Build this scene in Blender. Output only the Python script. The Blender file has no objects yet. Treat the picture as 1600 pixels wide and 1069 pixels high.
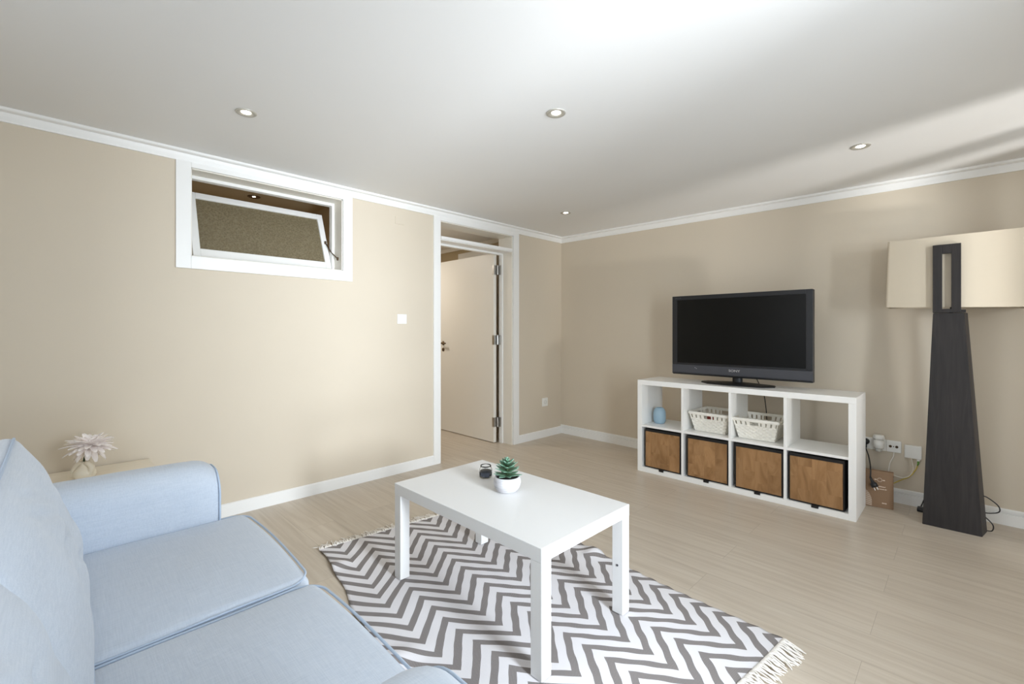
import bpy, bmesh, math, random
from mathutils import Vector, Matrix
random.seed(7)
S = bpy.context.scene
C = S.collection
PI = math.pi

# ------------------------------------------------------------------ camera, light, exposure
cam_d = bpy.data.cameras.new('camera'); cam = bpy.data.objects.new('camera', cam_d); C.objects.link(cam)
cam.location = (3.340, -4.153, 1.18); cam.rotation_euler = (PI/2, 0, PI/4)
cam_d.sensor_width = 36; cam_d.lens = 36*710/1600; cam_d.shift_y = -16.5/1600; cam_d.clip_start = 0.02
S.camera = cam
S.view_settings.view_transform = 'Standard'; S.view_settings.look = 'None'
S.view_settings.exposure = 0.17; S.view_settings.gamma = 1; S.view_settings.use_curve_mapping = False
S.cycles.max_bounces = 14; S.cycles.diffuse_bounces = 8; S.cycles.use_denoising = True
S.cycles.sample_clamp_indirect = 4.0

world = bpy.data.worlds.new('sky'); S.world = world; world.use_nodes = True
bg = world.node_tree.nodes['Background']
bg.inputs[0].default_value = (0.80, 0.90, 1.0, 1); bg.inputs[1].default_value = 0.9

def area(name, loc, target, sx, sy, power, col, spread=180):
    d = bpy.data.lights.new(name, 'AREA'); d.shape = 'RECTANGLE'; d.size = sx; d.size_y = sy
    d.energy = power; d.color = col; d.spread = math.radians(spread)
    o = bpy.data.objects.new(name, d); C.objects.link(o); o.location = loc
    o.rotation_euler = (Vector(target)-Vector(loc)).to_track_quat('-Z', 'Y').to_euler()
    return o
# daylight outside the two terrace doors (wall x = 4.2) and the sunlit terrace that throws light up on the ceiling
area('daylight_wide_door', (4.14, -3.12, 1.1), (0.0, -2.6, 0.9), 0.5, 1.8, 34, (0.80, 0.90, 1.0), 140)
area('bright_yard', (6.4, -3.42, 1.55), (0.0, -2.3, 1.1), 0.85, 1.3, 100, (0.86, 0.93, 1.0), 120)
area('daylight_narrow_door', (4.6, -1.2, 1.3), (0.0, -1.9, 0.9), 0.8, 1.6, 7, (0.88, 0.94, 1.0))
area('sunlit_terrace', (6.3, -3.36, 0.10), (2.6, -3.05, 2.7), 0.9, 0.9, 44, (0.90, 0.95, 1.0), 80)
area('sunlit_terrace_far', (6.2, -2.0, 0.10), (3.2, -0.8, 2.2), 0.25, 0.25, 15, (1.0, 0.98, 0.95), 75)
area('rear_fill', (2.4, -5.75, 1.5), (1.6, -2.5, 0.6), 2.0, 1.3, 17, (0.92, 0.96, 1.0))  # added fill from behind the camera, mainly for the sofa
area('hall_fill', (-1.4, -1.7, 2.24), (-1.4, -1.7, 0), 0.3, 0.3, 14, (1.0, 0.94, 0.86))  # added unseen fill that brightens the hall and the door leaf
area('bathroom_fill', (-1.5, -3.9, 2.24), (-1.5, -3.9, 0), 0.3, 0.3, 10, (1.0, 0.90, 0.76))  # added unseen fill that lifts the bathroom ceiling and the pane

# ------------------------------------------------------------------ materials
def srgb(r, g, b):
    f = lambda c: ((c/255)/12.92 if c/255 <= 0.04045 else ((c/255+0.055)/1.055)**2.4)
    return (f(r), f(g), f(b), 1)
def mat(name, col, rough=0.5, metal=0.0, noise=0.0, nscale=8.0, bump=0.0, bscale=200.0, spec=0.5, **kw):
    m = bpy.data.materials.new(name); m.use_nodes = True
    nt = m.node_tree; b = nt.nodes['Principled BSDF']
    b.inputs['Base Color'].default_value = col; b.inputs['Roughness'].default_value = rough
    b.inputs['Metallic'].default_value = metal; b.inputs['Specular IOR Level'].default_value = spec
    for k, v in kw.items(): b.inputs[k.replace('_', ' ')].default_value = v
    tc = nt.nodes.new('ShaderNodeTexCoord')
    if noise:
        n = nt.nodes.new('ShaderNodeTexNoise'); n.inputs['Scale'].default_value = nscale; n.inputs['Detail'].default_value = 4
        r = nt.nodes.new('ShaderNodeMapRange'); r.inputs[3].default_value = 1-noise; r.inputs[4].default_value = 1+noise
        mx = nt.nodes.new('ShaderNodeVectorMath'); mx.operation = 'SCALE'; mx.inputs[0].default_value = col[:3]
        nt.links.new(tc.outputs['Object'], n.inputs['Vector']); nt.links.new(n.outputs[0], r.inputs[0])
        nt.links.new(r.outputs[0], mx.inputs['Scale']); nt.links.new(mx.outputs[0], b.inputs['Base Color'])
    if bump:
        n = nt.nodes.new('ShaderNodeTexNoise'); n.inputs['Scale'].default_value = bscale
        bp = nt.nodes.new('ShaderNodeBump'); bp.inputs['Strength'].default_value = bump; bp.inputs['Distance'].default_value = 0.002
        nt.links.new(tc.outputs['Object'], n.inputs['Vector']); nt.links.new(n.outputs[0], bp.inputs['Height'])
        nt.links.new(bp.outputs[0], b.inputs['Normal'])
    return m
def math_node(nt, op, a, b=None, c=None):
    n = nt.nodes.new('ShaderNodeMath'); n.operation = op
    for i, v in enumerate((a, b, c)):
        if v is None: continue
        if isinstance(v, (int, float)): n.inputs[i].default_value = v
        else: nt.links.new(v, n.inputs[i])
    return n.outputs[0]
def ramp(nt, fac, stops):
    n = nt.nodes.new('ShaderNodeValToRGB'); e = n.color_ramp.elements
    while len(e) < len(stops): e.new(0.5)
    for el, (p, c) in zip(e, stops): el.position = p; el.color = c
    nt.links.new(fac, n.inputs[0]); return n.outputs[0]
def mixc(nt, fac, a, b, mode='MIX'):
    n = nt.nodes.new('ShaderNodeMix'); n.data_type = 'RGBA'; n.blend_type = mode
    for s, v in ((0, fac), (6, a), (7, b)):
        if isinstance(v, (int, float, tuple)): n.inputs[s].default_value = v
        else: nt.links.new(v, n.inputs[s])
    return n.outputs[2]

M = {}
M['wall'] = mat('tan_wall_paint', srgb(211, 200, 182), 0.75, noise=0.02, nscale=3, bump=0.08, bscale=150)
M['ceiling'] = mat('white_ceiling_paint', srgb(230, 230, 229), 0.6, noise=0.01, nscale=2)
M['trim'] = mat('white_trim_paint', srgb(240, 240, 238), 0.4, noise=0.012, nscale=5)
M['door'] = mat('white_door_paint', srgb(232, 228, 218), 0.42, noise=0.02, nscale=2)
M['hallwall'] = mat('brown_hall_paint', srgb(186, 170, 140), 0.75, noise=0.03, nscale=3)
M['white'] = mat('white_foil', srgb(241, 241, 239), 0.36, noise=0.012, nscale=4)
M['table'] = mat('white_table_foil', srgb(222, 222, 221), 0.42, noise=0.012, nscale=4, spec=0.35)
M['plastic'] = mat('white_plastic', srgb(238, 238, 234), 0.35, noise=0.01, nscale=10)
M['black'] = mat('black_plastic', srgb(24, 24, 25), 0.4, noise=0.05, nscale=20)
M['dark_gap'] = mat('black_board', srgb(20, 18, 17), 0.7, noise=0.1, nscale=10)
M['ring'] = mat('satin_nickel_ring', srgb(196, 193, 184), 0.35, 0.5, noise=0.03, nscale=20)
M['chrome'] = mat('brushed_steel', srgb(190, 188, 184), 0.28, 1.0, noise=0.05, nscale=30)
M['bronze'] = mat('dark_bronze', srgb(110, 92, 70), 0.4, 0.9, noise=0.1, nscale=30)
M['terrace'] = mat('pale_terrace_stone', srgb(205, 200, 190), 0.8, noise=0.08, nscale=3)

def floor_mat():
    m = mat('bleached_oak_plank_floor', srgb(190, 176, 158), 0.34, spec=0.42); nt = m.node_tree; b = nt.nodes['Principled BSDF']
    tc = nt.nodes.new('ShaderNodeTexCoord')
    mp = nt.nodes.new('ShaderNodeMapping'); mp.inputs['Location'].default_value = (-3.075+1.26*4, 1.304+0.2035*40, 0)
    nt.links.new(tc.outputs['Object'], mp.inputs[0])
    br = nt.nodes.new('ShaderNodeTexBrick'); br.offset = 0.5; br.offset_frequency = 2
    br.inputs['Scale'].default_value = 1; br.inputs['Brick Width'].default_value = 1.26; br.inputs['Row Height'].default_value = 0.2035
    br.inputs['Mortar Size'].default_value = 0.0009; br.inputs['Mortar Smooth'].default_value = 0.3; br.inputs['Bias'].default_value = 0.0
    br.inputs['Color1'].default_value = (0.30, 0.30, 0.30, 1); br.inputs['Color2'].default_value = (0.70, 0.70, 0.70, 1); br.inputs['Mortar'].default_value = (0.5, 0.5, 0.5, 1)
    nt.links.new(mp.outputs[0], br.inputs['Vector'])
    g = nt.nodes.new('ShaderNodeMapping'); g.inputs['Scale'].default_value = (1.2, 22, 1); nt.links.new(tc.outputs['Object'], g.inputs[0])
    sep = nt.nodes.new('ShaderNodeVectorMath'); sep.operation = 'MULTIPLY_ADD'; sep.inputs[1].default_value = (0, 0, 40)
    nt.links.new(br.outputs['Color'], sep.inputs[0]); nt.links.new(g.outputs[0], sep.inputs[2])
    n = nt.nodes.new('ShaderNodeTexNoise'); n.inputs['Scale'].default_value = 1.6; n.inputs['Detail'].default_value = 7; n.inputs['Roughness'].default_value = 0.6; n.inputs['Distortion'].default_value = 0.6
    nt.links.new(sep.outputs[0], n.inputs['Vector'])
    col = ramp(nt, n.outputs[0], [(0.25, srgb(182, 169, 152)), (0.5, srgb(196, 184, 168)), (0.78, srgb(206, 196, 181))])
    tone = math_node(nt, 'MULTIPLY_ADD', br.outputs['Color'], 0.14, 0.93)
    mul = nt.nodes.new('ShaderNodeVectorMath'); mul.operation = 'SCALE'; nt.links.new(col, mul.inputs[0]); nt.links.new(tone, mul.inputs['Scale'])
    fin = mixc(nt, math_node(nt, 'MULTIPLY', br.outputs['Fac'], 0.45), mul.outputs[0], srgb(110, 95, 80))
    nt.links.new(fin, b.inputs['Base Color'])
    bp = nt.nodes.new('ShaderNodeBump'); bp.inputs['Strength'].default_value = 0.12; bp.inputs['Distance'].default_value = 0.002
    nt.links.new(n.outputs[0], bp.inputs['Height']); nt.links.new(bp.outputs[0], b.inputs['Normal'])
    return m
M['floor'] = floor_mat()

def rug_mat():
    m = mat('chevron_cotton_weave', (1, 1, 1, 1), 0.95, spec=0.1); nt = m.node_tree; b = nt.nodes['Principled BSDF']
    tc = nt.nodes.new('ShaderNodeUVMap'); sx = nt.nodes.new('ShaderNodeSeparateXYZ'); nt.links.new(tc.outputs[0], sx.inputs[0])
    u, v = sx.outputs[0], sx.outputs[1]
    nz = nt.nodes.new('ShaderNodeTexNoise'); nz.inputs['Scale'].default_value = 6; nz.inputs['Detail'].default_value = 1; nt.links.new(tc.outputs[0], nz.inputs['Vector'])
    wob = math_node(nt, 'MULTIPLY_ADD', nz.outputs[0], 0.008, -0.004)
    vs_ = math_node(nt, 'MULTIPLY_ADD', u, -0.057, math_node(nt, 'ADD', v, 0.057*0.623-0.255+0.275*3))
    tri = math_node(nt, 'PINGPONG', vs_, 0.1375)
    s = math_node(nt, 'SUBTRACT', math_node(nt, 'ADD', u, wob), math_node(nt, 'MULTIPLY', tri, 0.16/0.1375))
    f = math_node(nt, 'FRACT', math_node(nt, 'DIVIDE', math_node(nt, 'ADD', s, -0.623+0.0955*20), 0.0955))
    dark = math_node(nt, 'LESS_THAN', f, 0.44)
    # twill ribs of the weave
    tw = math_node(nt, 'FRACT', math_node(nt, 'MULTIPLY', math_node(nt, 'ADD', u, v), 150.0))
    rib = math_node(nt, 'LESS_THAN', tw, 0.42)
    fz = nt.nodes.new('ShaderNodeTexNoise'); fz.inputs['Scale'].default_value = 420; nt.links.new(tc.outputs[0], fz.inputs['Vector'])
    dcol = mixc(nt, math_node(nt, 'MULTIPLY', rib, 0.34), srgb(112, 105, 103), srgb(196, 193, 193))
    dcol = mixc(nt, math_node(nt, 'MULTIPLY', fz.outputs[0], 0.22), dcol, srgb(170, 166, 164))
    lcol = mixc(nt, math_node(nt, 'MULTIPLY', rib, 0.14), srgb(226, 224, 227), srgb(180, 177, 178))
    nt.links.new(mixc(nt, dark, lcol, dcol), b.inputs['Base Color'])
    bp = nt.nodes.new('ShaderNodeBump'); bp.inputs['Strength'].default_value = 0.35; bp.inputs['Distance'].default_value = 0.0015
    nt.links.new(rib, bp.inputs['Height']); nt.links.new(bp.outputs[0], b.inputs['Normal'])
    return m
M['rug'] = rug_mat()
M['fringe'] = mat('cotton_fringe', srgb(236, 231, 224), 0.95, noise=0.06, nscale=60, spec=0.1)

def linen_mat():
    m = mat('light_blue_linen', srgb(183, 203, 228), 0.9, spec=0.15); nt = m.node_tree; b = nt.nodes['Principled BSDF']
    b.inputs['Sheen Weight'].default_value = 0.25; b.inputs['Sheen Roughness'].default_value = 0.5
    tc = nt.nodes.new('ShaderNodeTexCoord')
    w = []
    for sc in ((900, 35, 900), (35, 900, 300)):
        mp = nt.nodes.new('ShaderNodeMapping'); mp.inputs['Scale'].default_value = sc; nt.links.new(tc.outputs['Object'], mp.inputs[0])
        n = nt.nodes.new('ShaderNodeTexNoise'); n.inputs['Scale'].default_value = 0.5; n.inputs['Detail'].default_value = 2; nt.links.new(mp.outputs[0], n.inputs['Vector']); w.append(n.outputs[0])
    f = math_node(nt, 'ADD', math_node(nt, 'MULTIPLY', w[0], 0.5), math_node(nt, 'MULTIPLY', w[1], 0.5))
    nt.links.new(ramp(nt, f, [(0.3, srgb(188, 198, 211)), (0.7, srgb(205, 213, 224))]), b.inputs['Base Color'])
    big = nt.nodes.new('ShaderNodeTexNoise'); big.inputs['Scale'].default_value = 7; big.inputs['Detail'].default_value = 3; big.inputs['Distortion'].default_value = 1.0; nt.links.new(tc.outputs['Object'], big.inputs['Vector'])
    b1 = nt.nodes.new('ShaderNodeBump'); b1.inputs['Strength'].default_value = 0.25; b1.inputs['Distance'].default_value = 0.012; nt.links.new(big.outputs[0], b1.inputs['Height'])
    b2 = nt.nodes.new('ShaderNodeBump'); b2.inputs['Strength'].default_value = 0.25; b2.inputs['Distance'].default_value = 0.001; nt.links.new(f, b2.inputs['Height']); nt.links.new(b1.outputs[0], b2.inputs['Normal'])
    nt.links.new(b2.outputs[0], b.inputs['Normal'])
    return m
M['linen'] = linen_mat()
M['piping'] = mat('light_blue_piping', srgb(184, 198, 216), 0.9, noise=0.05, nscale=200, spec=0.15)

def block_wood_mat():
    m = mat('mango_wood_blocks', (1, 1, 1, 1), 0.5, spec=0.3); nt = m.node_tree; b = nt.nodes['Principled BSDF']
    tc = nt.nodes.new('ShaderNodeTexCoord'); oi = nt.nodes.new('ShaderNodeObjectInfo')
    off = nt.nodes.new('ShaderNodeVectorMath'); off.operation = 'MULTIPLY_ADD'; off.inputs[1].default_value = (0, 0, 0)
    cb = nt.nodes.new('ShaderNodeCombineXYZ'); rnd = math_node(nt, 'MULTIPLY', oi.outputs['Random'], 37.0)
    nt.links.new(rnd, cb.inputs[0]); nt.links.new(rnd, cb.inputs[1])
    sx = nt.nodes.new('ShaderNodeSeparateXYZ'); nt.links.new(tc.outputs['Object'], sx.inputs[0])
    cx = nt.nodes.new('ShaderNodeCombineXYZ'); nt.links.new(sx.outputs[0], cx.inputs[0]); nt.links.new(sx.outputs[2], cx.inputs[1])
    br = nt.nodes.new('ShaderNodeTexBrick'); br.offset = 0.5; br.inputs['Scale'].default_value = 1
    br.inputs['Brick Width'].default_value = 0.155; br.inputs['Row Height'].default_value = 0.081; br.inputs['Mortar Size'].default_value = 0.0004
    br.inputs['Color1'].default_value = (0.05, 0.05, 0.05, 1); br.inputs['Color2'].default_value = (0.95, 0.95, 0.95, 1); br.inputs['Mortar'].default_value = (0.3, 0.3, 0.3, 1)
    sw = nt.nodes.new('ShaderNodeCombineXYZ'); nt.links.new(math_node(nt, 'ADD', sx.outputs[2], rnd), sw.inputs[0]); nt.links.new(math_node(nt, 'ADD', sx.outputs[0], 0.1), sw.inputs[1])
    nt.links.new(sw.outputs[0], br.inputs['Vector'])
    gm = nt.nodes.new('ShaderNodeMapping'); gm.inputs['Scale'].default_value = (13, 13, 4); nt.links.new(tc.outputs['Object'], gm.inputs[0])
    ad = nt.nodes.new('ShaderNodeVectorMath'); ad.operation = 'MULTIPLY_ADD'; ad.inputs[1].default_value = (9, 9, 9); nt.links.new(br.outputs['Color'], ad.inputs[0]); nt.links.new(gm.outputs[0], ad.inputs[2])
    ad2 = nt.nodes.new('ShaderNodeVectorMath'); ad2.operation = 'ADD'; nt.links.new(ad.outputs[0], ad2.inputs[0]); nt.links.new(cb.outputs[0], ad2.inputs[1])
    n = nt.nodes.new('ShaderNodeTexNoise'); n.inputs['Scale'].default_value = 0.9; n.inputs['Detail'].default_value = 6; n.inputs['Distortion'].default_value = 1.6; nt.links.new(ad2.outputs[0], n.inputs['Vector'])
    c1 = ramp(nt, n.outputs[0], [(0.2, srgb(120, 88, 56)), (0.45, srgb(150, 113, 75)), (0.62, srgb(166, 128, 88)), (0.85, srgb(140, 102, 65))])
    tone = math_node(nt, 'MULTIPLY_ADD', br.outputs['Color'], 0.22, 0.87)
    mul = nt.nodes.new('ShaderNodeVectorMath'); mul.operation = 'SCALE'; nt.links.new(c1, mul.inputs[0]); nt.links.new(tone, mul.inputs['Scale'])
    nt.links.new(mul.outputs[0], b.inputs['Base Color'])
    return m
M['blocks'] = block_wood_mat()

def grain_mat(name, c0, c1, scale, rough, axis=2):
    m = mat(name, c0, rough, spec=0.35); nt = m.node_tree; b = nt.nodes['Principled BSDF']
    tc = nt.nodes.new('ShaderNodeTexCoord'); mp = nt.nodes.new('ShaderNodeMapping')
    s = [scale, scale, scale]; s[axis] = scale/14; mp.inputs['Scale'].default_value = s
    nt.links.new(tc.outputs['Object'], mp.inputs[0])
    n = nt.nodes.new('ShaderNodeTexNoise'); n.inputs['Scale'].default_value = 1; n.inputs['Detail'].default_value = 6; n.inputs['Distortion'].default_value = 1.2; nt.links.new(mp.outputs[0], n.inputs['Vector'])
    nt.links.new(ramp(nt, n.outputs[0], [(0.3, c0), (0.7, c1)]), b.inputs['Base Color'])
    return m
M['wenge'] = grain_mat('dark_stained_wood', srgb(33, 30, 30), srgb(48, 44, 43), 34, 0.5)
M['birch'] = grain_mat('pale_birch_foil', srgb(234, 225, 207), srgb(240, 232, 217), 30, 0.4, 1)
M['shade'] = mat('cream_lampshade_fabric', srgb(208, 197, 178), 0.85, noise=0.02, nscale=4, spec=0.1, Transmission_Weight=0.0)
M['screen'] = mat('black_glass_screen', srgb(9, 9, 8), 0.3, spec=0.22, noise=0.02, nscale=3)
M['bezel'] = mat('glossy_black_bezel', srgb(20, 21, 25), 0.38, noise=0.03, nscale=6)
M['speaker'] = mat('charcoal_grey_panel', srgb(62, 63, 69), 0.5, noise=0.03, nscale=40)
M['silver'] = mat('silver_lettering', srgb(205, 206, 208), 0.3, 0.6, noise=0.02, nscale=40)
M['bluevase'] = mat('sky_blue_glaze', srgb(154, 181, 198), 0.45, noise=0.03, nscale=20)
M['basket'] = mat('white_woven_plastic', srgb(236, 233, 224), 0.5, noise=0.03, nscale=60)
M['red'] = mat('dark_red_packet', srgb(140, 52, 40), 0.6, noise=0.2, nscale=30)
M['cardboard'] = mat('brown_cardboard', srgb(138, 111, 86), 0.85, noise=0.05, nscale=15, bump=0.1, bscale=100)
M['print'] = mat('pale_carton_print', srgb(226, 208, 190), 0.8, noise=0.03, nscale=40)
M['yellow'] = mat('yellow_cable_sheath', srgb(206, 184, 84), 0.5, noise=0.05, nscale=50)
M['green'] = mat('green_connector', srgb(92, 140, 52), 0.45, noise=0.05, nscale=50)
M['ivory'] = mat('ivory_cable_sheath', srgb(242, 238, 228), 0.5, noise=0.04, nscale=50)
M['translucent'] = mat('clear_grey_plastic', srgb(206, 206, 200), 0.25, noise=0.05, nscale=30)
M['ceramic'] = mat('cream_ceramic', srgb(236, 228, 210), 0.3, noise=0.02, nscale=20)
M['petal'] = mat('pale_pink_petal', srgb(252, 246, 243), 0.75, noise=0.04, nscale=40, spec=0.2)
M['stem'] = mat('dark_green_stem', srgb(52, 72, 42), 0.6, noise=0.15, nscale=40)
M['leafgreen'] = mat('dark_leaf', srgb(44, 66, 38), 0.6, noise=0.15, nscale=40)
M['soil'] = mat('dark_soil', srgb(40, 34, 30), 0.95, noise=0.4, nscale=80)
M['wax'] = mat('black_candle_wax', srgb(44, 48, 56), 0.45, noise=0.1, nscale=30)
M['label'] = mat('charcoal_jar_label', srgb(66, 74, 90), 0.5, noise=0.25, nscale=60)
def succ():
    m = mat('blue_green_succulent', srgb(110, 150, 122), 0.5, spec=0.3); nt = m.node_tree; b = nt.nodes['Principled BSDF']
    at = nt.nodes.new('ShaderNodeUVMap'); sx = nt.nodes.new('ShaderNodeSeparateXYZ'); nt.links.new(at.outputs[0], sx.inputs[0])
    nt.links.new(ramp(nt, sx.outputs[0], [(0.0, srgb(50, 76, 50)), (0.5, srgb(78, 114, 88)), (1.0, srgb(124, 158, 140))]), b.inputs['Base Color'])
    return m
M['succulent'] = succ()
def pot():
    m = mat('white_washed_concrete', srgb(226, 225, 226), 0.7); nt = m.node_tree; b = nt.nodes['Principled BSDF']
    tc = nt.nodes.new('ShaderNodeTexCoord'); mp = nt.nodes.new('ShaderNodeMapping'); mp.inputs['Scale'].default_value = (12, 12, 50); nt.links.new(tc.outputs['Object'], mp.inputs[0])
    n = nt.nodes.new('ShaderNodeTexNoise'); n.inputs['Scale'].default_value = 1; n.inputs['Detail'].default_value = 5; nt.links.new(mp.outputs[0], n.inputs['Vector'])
    nt.links.new(ramp(nt, n.outputs[0], [(0.3, srgb(166, 165, 169)), (0.65, srgb(208, 207, 210))]), b.inputs['Base Color'])
    return m
M['pot'] = pot()
def glass(name, col, rough=0.0):
    m = mat(name, col, rough); b = m.node_tree.nodes['Principled BSDF']; b.inputs['Transmission Weight'].default_value = 1.0; b.inputs['IOR'].default_value = 1.45
    return m
M['glass'] = glass('clear_jar_glass', (0.97, 0.98, 0.98, 1)); M['glass'].node_tree.nodes['Principled BSDF'].inputs['IOR'].default_value = 1.25
def obscure():
    m = mat('hammered_obscure_glass', srgb(150, 138, 112), 0.2, spec=0.6); nt = m.node_tree; b = nt.nodes['Principled BSDF']
    b.inputs['Transmission Weight'].default_value = 0.45; b.inputs['IOR'].default_value = 1.4
    tc = nt.nodes.new('ShaderNodeTexCoord'); n = nt.nodes.new('ShaderNodeTexVoronoi'); n.inputs['Scale'].default_value = 85; n.feature = 'F1'; nt.links.new(tc.outputs['Object'], n.inputs['Vector'])
    nz = nt.nodes.new('ShaderNodeTexNoise'); nz.inputs['Scale'].default_value = 110; nz.inputs['Detail'].default_value = 3; nt.links.new(tc.outputs['Object'], nz.inputs['Vector'])
    f = math_node(nt, 'ADD', math_node(nt, 'MULTIPLY', n.outputs[0], 0.6), math_node(nt, 'MULTIPLY', nz.outputs[0], 0.7))
    nt.links.new(ramp(nt, f, [(0.30, srgb(128, 116, 90)), (0.55, srgb(142, 130, 102)), (0.85, srgb(160, 148, 120))]), b.inputs['Base Color'])  # dark and bright glints of the dimples put into the base colour
    bp = nt.nodes.new('ShaderNodeBump'); bp.inputs['Strength'].default_value = 0.8; bp.inputs['Distance'].default_value = 0.004; nt.links.new(f, bp.inputs['Height']); nt.links.new(bp.outputs[0], b.inputs['Normal'])
    return m
M['obscure'] = obscure()
def emit(name, col, s):
    m = mat(name, col, 0.5); b = m.node_tree.nodes['Principled BSDF']; b.inputs['Emission Color'].default_value = col; b.inputs['Emission Strength'].default_value = s
    return m
M['bulb'] = emit('lit_bulb', (1, 0.95, 0.86, 1), 14)

# ------------------------------------------------------------------ mesh helpers
def obj(name, bm, m, parent=None, smooth=False, loc=None, rot=None, label=None):
    me = bpy.data.meshes.new(name)
    bmesh.ops.recalc_face_normals(bm, faces=bm.faces)
    bm.to_mesh(me); bm.free(); me.materials.append(m)
    if smooth:
        for p in me.polygons: p.use_smooth = True
    o = bpy.data.objects.new(name, me); C.objects.link(o)
    if loc: o.location = loc
    if rot: o.rotation_euler = rot
    if parent: o.parent = parent
    if label: o['label'] = label
    return o
def auto_smooth(o, ang=35):
    me = o.data
    for p in me.polygons: p.use_smooth = True
    bm = bmesh.new(); bm.from_mesh(me)
    for e in bm.edges:
        if len(e.link_faces) == 2 and e.calc_face_angle(0) > math.radians(ang): e.smooth = False
    bm.to_mesh(me); bm.free(); return o
def thing(name, label, cat, loc=(0, 0, 0), rz=0, group=None):
    o = bpy.data.objects.new(name, None); C.objects.link(o); o.empty_display_size = 0.05
    o.location = loc; o.rotation_euler = (0, 0, rz); o['label'] = label; o['category'] = cat
    if group: o['group'] = group
    return o
def tag(o, label, cat, group=None):
    o['label'] = label; o['category'] = cat
    if group: o['group'] = group
    return o
def struct(name, bm, m, parent=None, smooth=False):
    o = obj(name, bm, m, parent, smooth)
    if parent is None: o['kind'] = 'structure'
    return o
def sempty(name, loc=(0, 0, 0)):
    o = bpy.data.objects.new(name, None); C.objects.link(o); o.location = loc; o['kind'] = 'structure'; o.empty_display_size = 0.05
    return o
def copy_tree(o, parent=None):
    c = o.copy(); C.objects.link(c); c.parent = parent
    for ch in list(o.children): copy_tree(ch, c)
    return c
def box(bm, x0, x1, y0, y1, z0, z1, bev=0.0, seg=2):
    t = bmesh.new()
    vs = [t.verts.new((x, y, z)) for x in (x0, x1) for y in (y0, y1) for z in (z0, z1)]
    for f in ((0, 1, 3, 2), (4, 6, 7, 5), (0, 4, 5, 1), (2, 3, 7, 6), (0, 2, 6, 4), (1, 5, 7, 3)): t.faces.new([vs[i] for i in f])
    if bev: bmesh.ops.bevel(t, geom=t.edges[:], offset=bev, segments=seg, affect='EDGES', profile=0.5)
    merge(bm, t); return bm
def merge(bm, t, mtx=None):
    if mtx is not None: bmesh.ops.transform(t, matrix=mtx, verts=t.verts)
    me = bpy.data.meshes.new('tmp'); t.to_mesh(me); t.free(); bm.from_mesh(me); bpy.data.meshes.remove(me)
def B(*a, **k): return box(bmesh.new(), *a, **k)
def loft(bm, rings, closed=True, cap=True):
    R = [[bm.verts.new(p) for p in r] for r in rings]
    n = len(R[0])
    for a, b in zip(R, R[1:]):
        for i in range(n if closed else n-1): bm.faces.new((a[i], a[(i+1) % n], b[(i+1) % n], b[i]))
    if cap:
        bm.faces.new(R[0][::-1]); bm.faces.new(R[-1])
    return bm
def lathe(prof, seg=32, bm=None, cx=0, cy=0, cap=True):
    bm = bm or bmesh.new()
    rings = [[(cx+max(r, 1e-4)*math.cos(2*PI*i/seg), cy+max(r, 1e-4)*math.sin(2*PI*i/seg), z) for i in range(seg)] for r, z in prof]
    return loft(bm, rings, True, cap)
def tube(bm, pts, r, seg=8, closed=False):
    pts = [Vector(p) for p in pts]; n = len(pts); rings = []; up = Vector((0, 0, 1)); prev = None
    for i in range(n):
        a = pts[i-1] if (i > 0 or closed) else pts[i]; b = pts[(i+1) % n] if (i < n-1 or closed) else pts[i]
        t = (b-a).normalized()
        if prev is None:
            u = t.cross(up)
            if u.length < 1e-3: u = t.cross(Vector((1, 0, 0)))
        else: u = prev-t*prev.dot(t)
        u.normalize(); prev = u; v = t.cross(u)
        rr = r[i] if isinstance(r, (list, tuple)) else r
        rings.append([pts[i]+(u*math.cos(2*PI*k/seg)+v*math.sin(2*PI*k/seg))*rr for k in range(seg)])
    if closed: rings.append(rings[0]); 
    if closed:
        R = [[bm.verts.new(p) for p in q] for q in rings[:-1]]
        for i in range(n):
            a, b = R[i], R[(i+1) % n]
            for k in range(seg): bm.faces.new((a[k], a[(k+1) % seg], b[(k+1) % seg], b[k]))
        return bm
    return loft(bm, rings)
def spline(pts, n=10):
    P = [Vector(p) for p in pts]; out = []
    for i in range(len(P)-1):
        p0, p1, p2, p3 = P[max(i-1, 0)], P[i], P[i+1], P[min(i+2, len(P)-1)]
        for k in range(n):
            t = k/n
            out.append(0.5*((2*p1)+(p2-p0)*t+(2*p0-5*p1+4*p2-p3)*t*t+(-p0+3*p1-3*p2+p3)*t**3))
    out.append(P[-1]); return out
def prism(poly, axis, a, b, bm=None):
    bm = bm or bmesh.new()
    def P(p, d): return {'x': (d, p[0], p[1]), 'y': (p[0], d, p[1]), 'z': (p[0], p[1], d)}[axis]
    return loft(bm, [[P(p, a) for p in poly], [P(p, b) for p in poly]])
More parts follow.
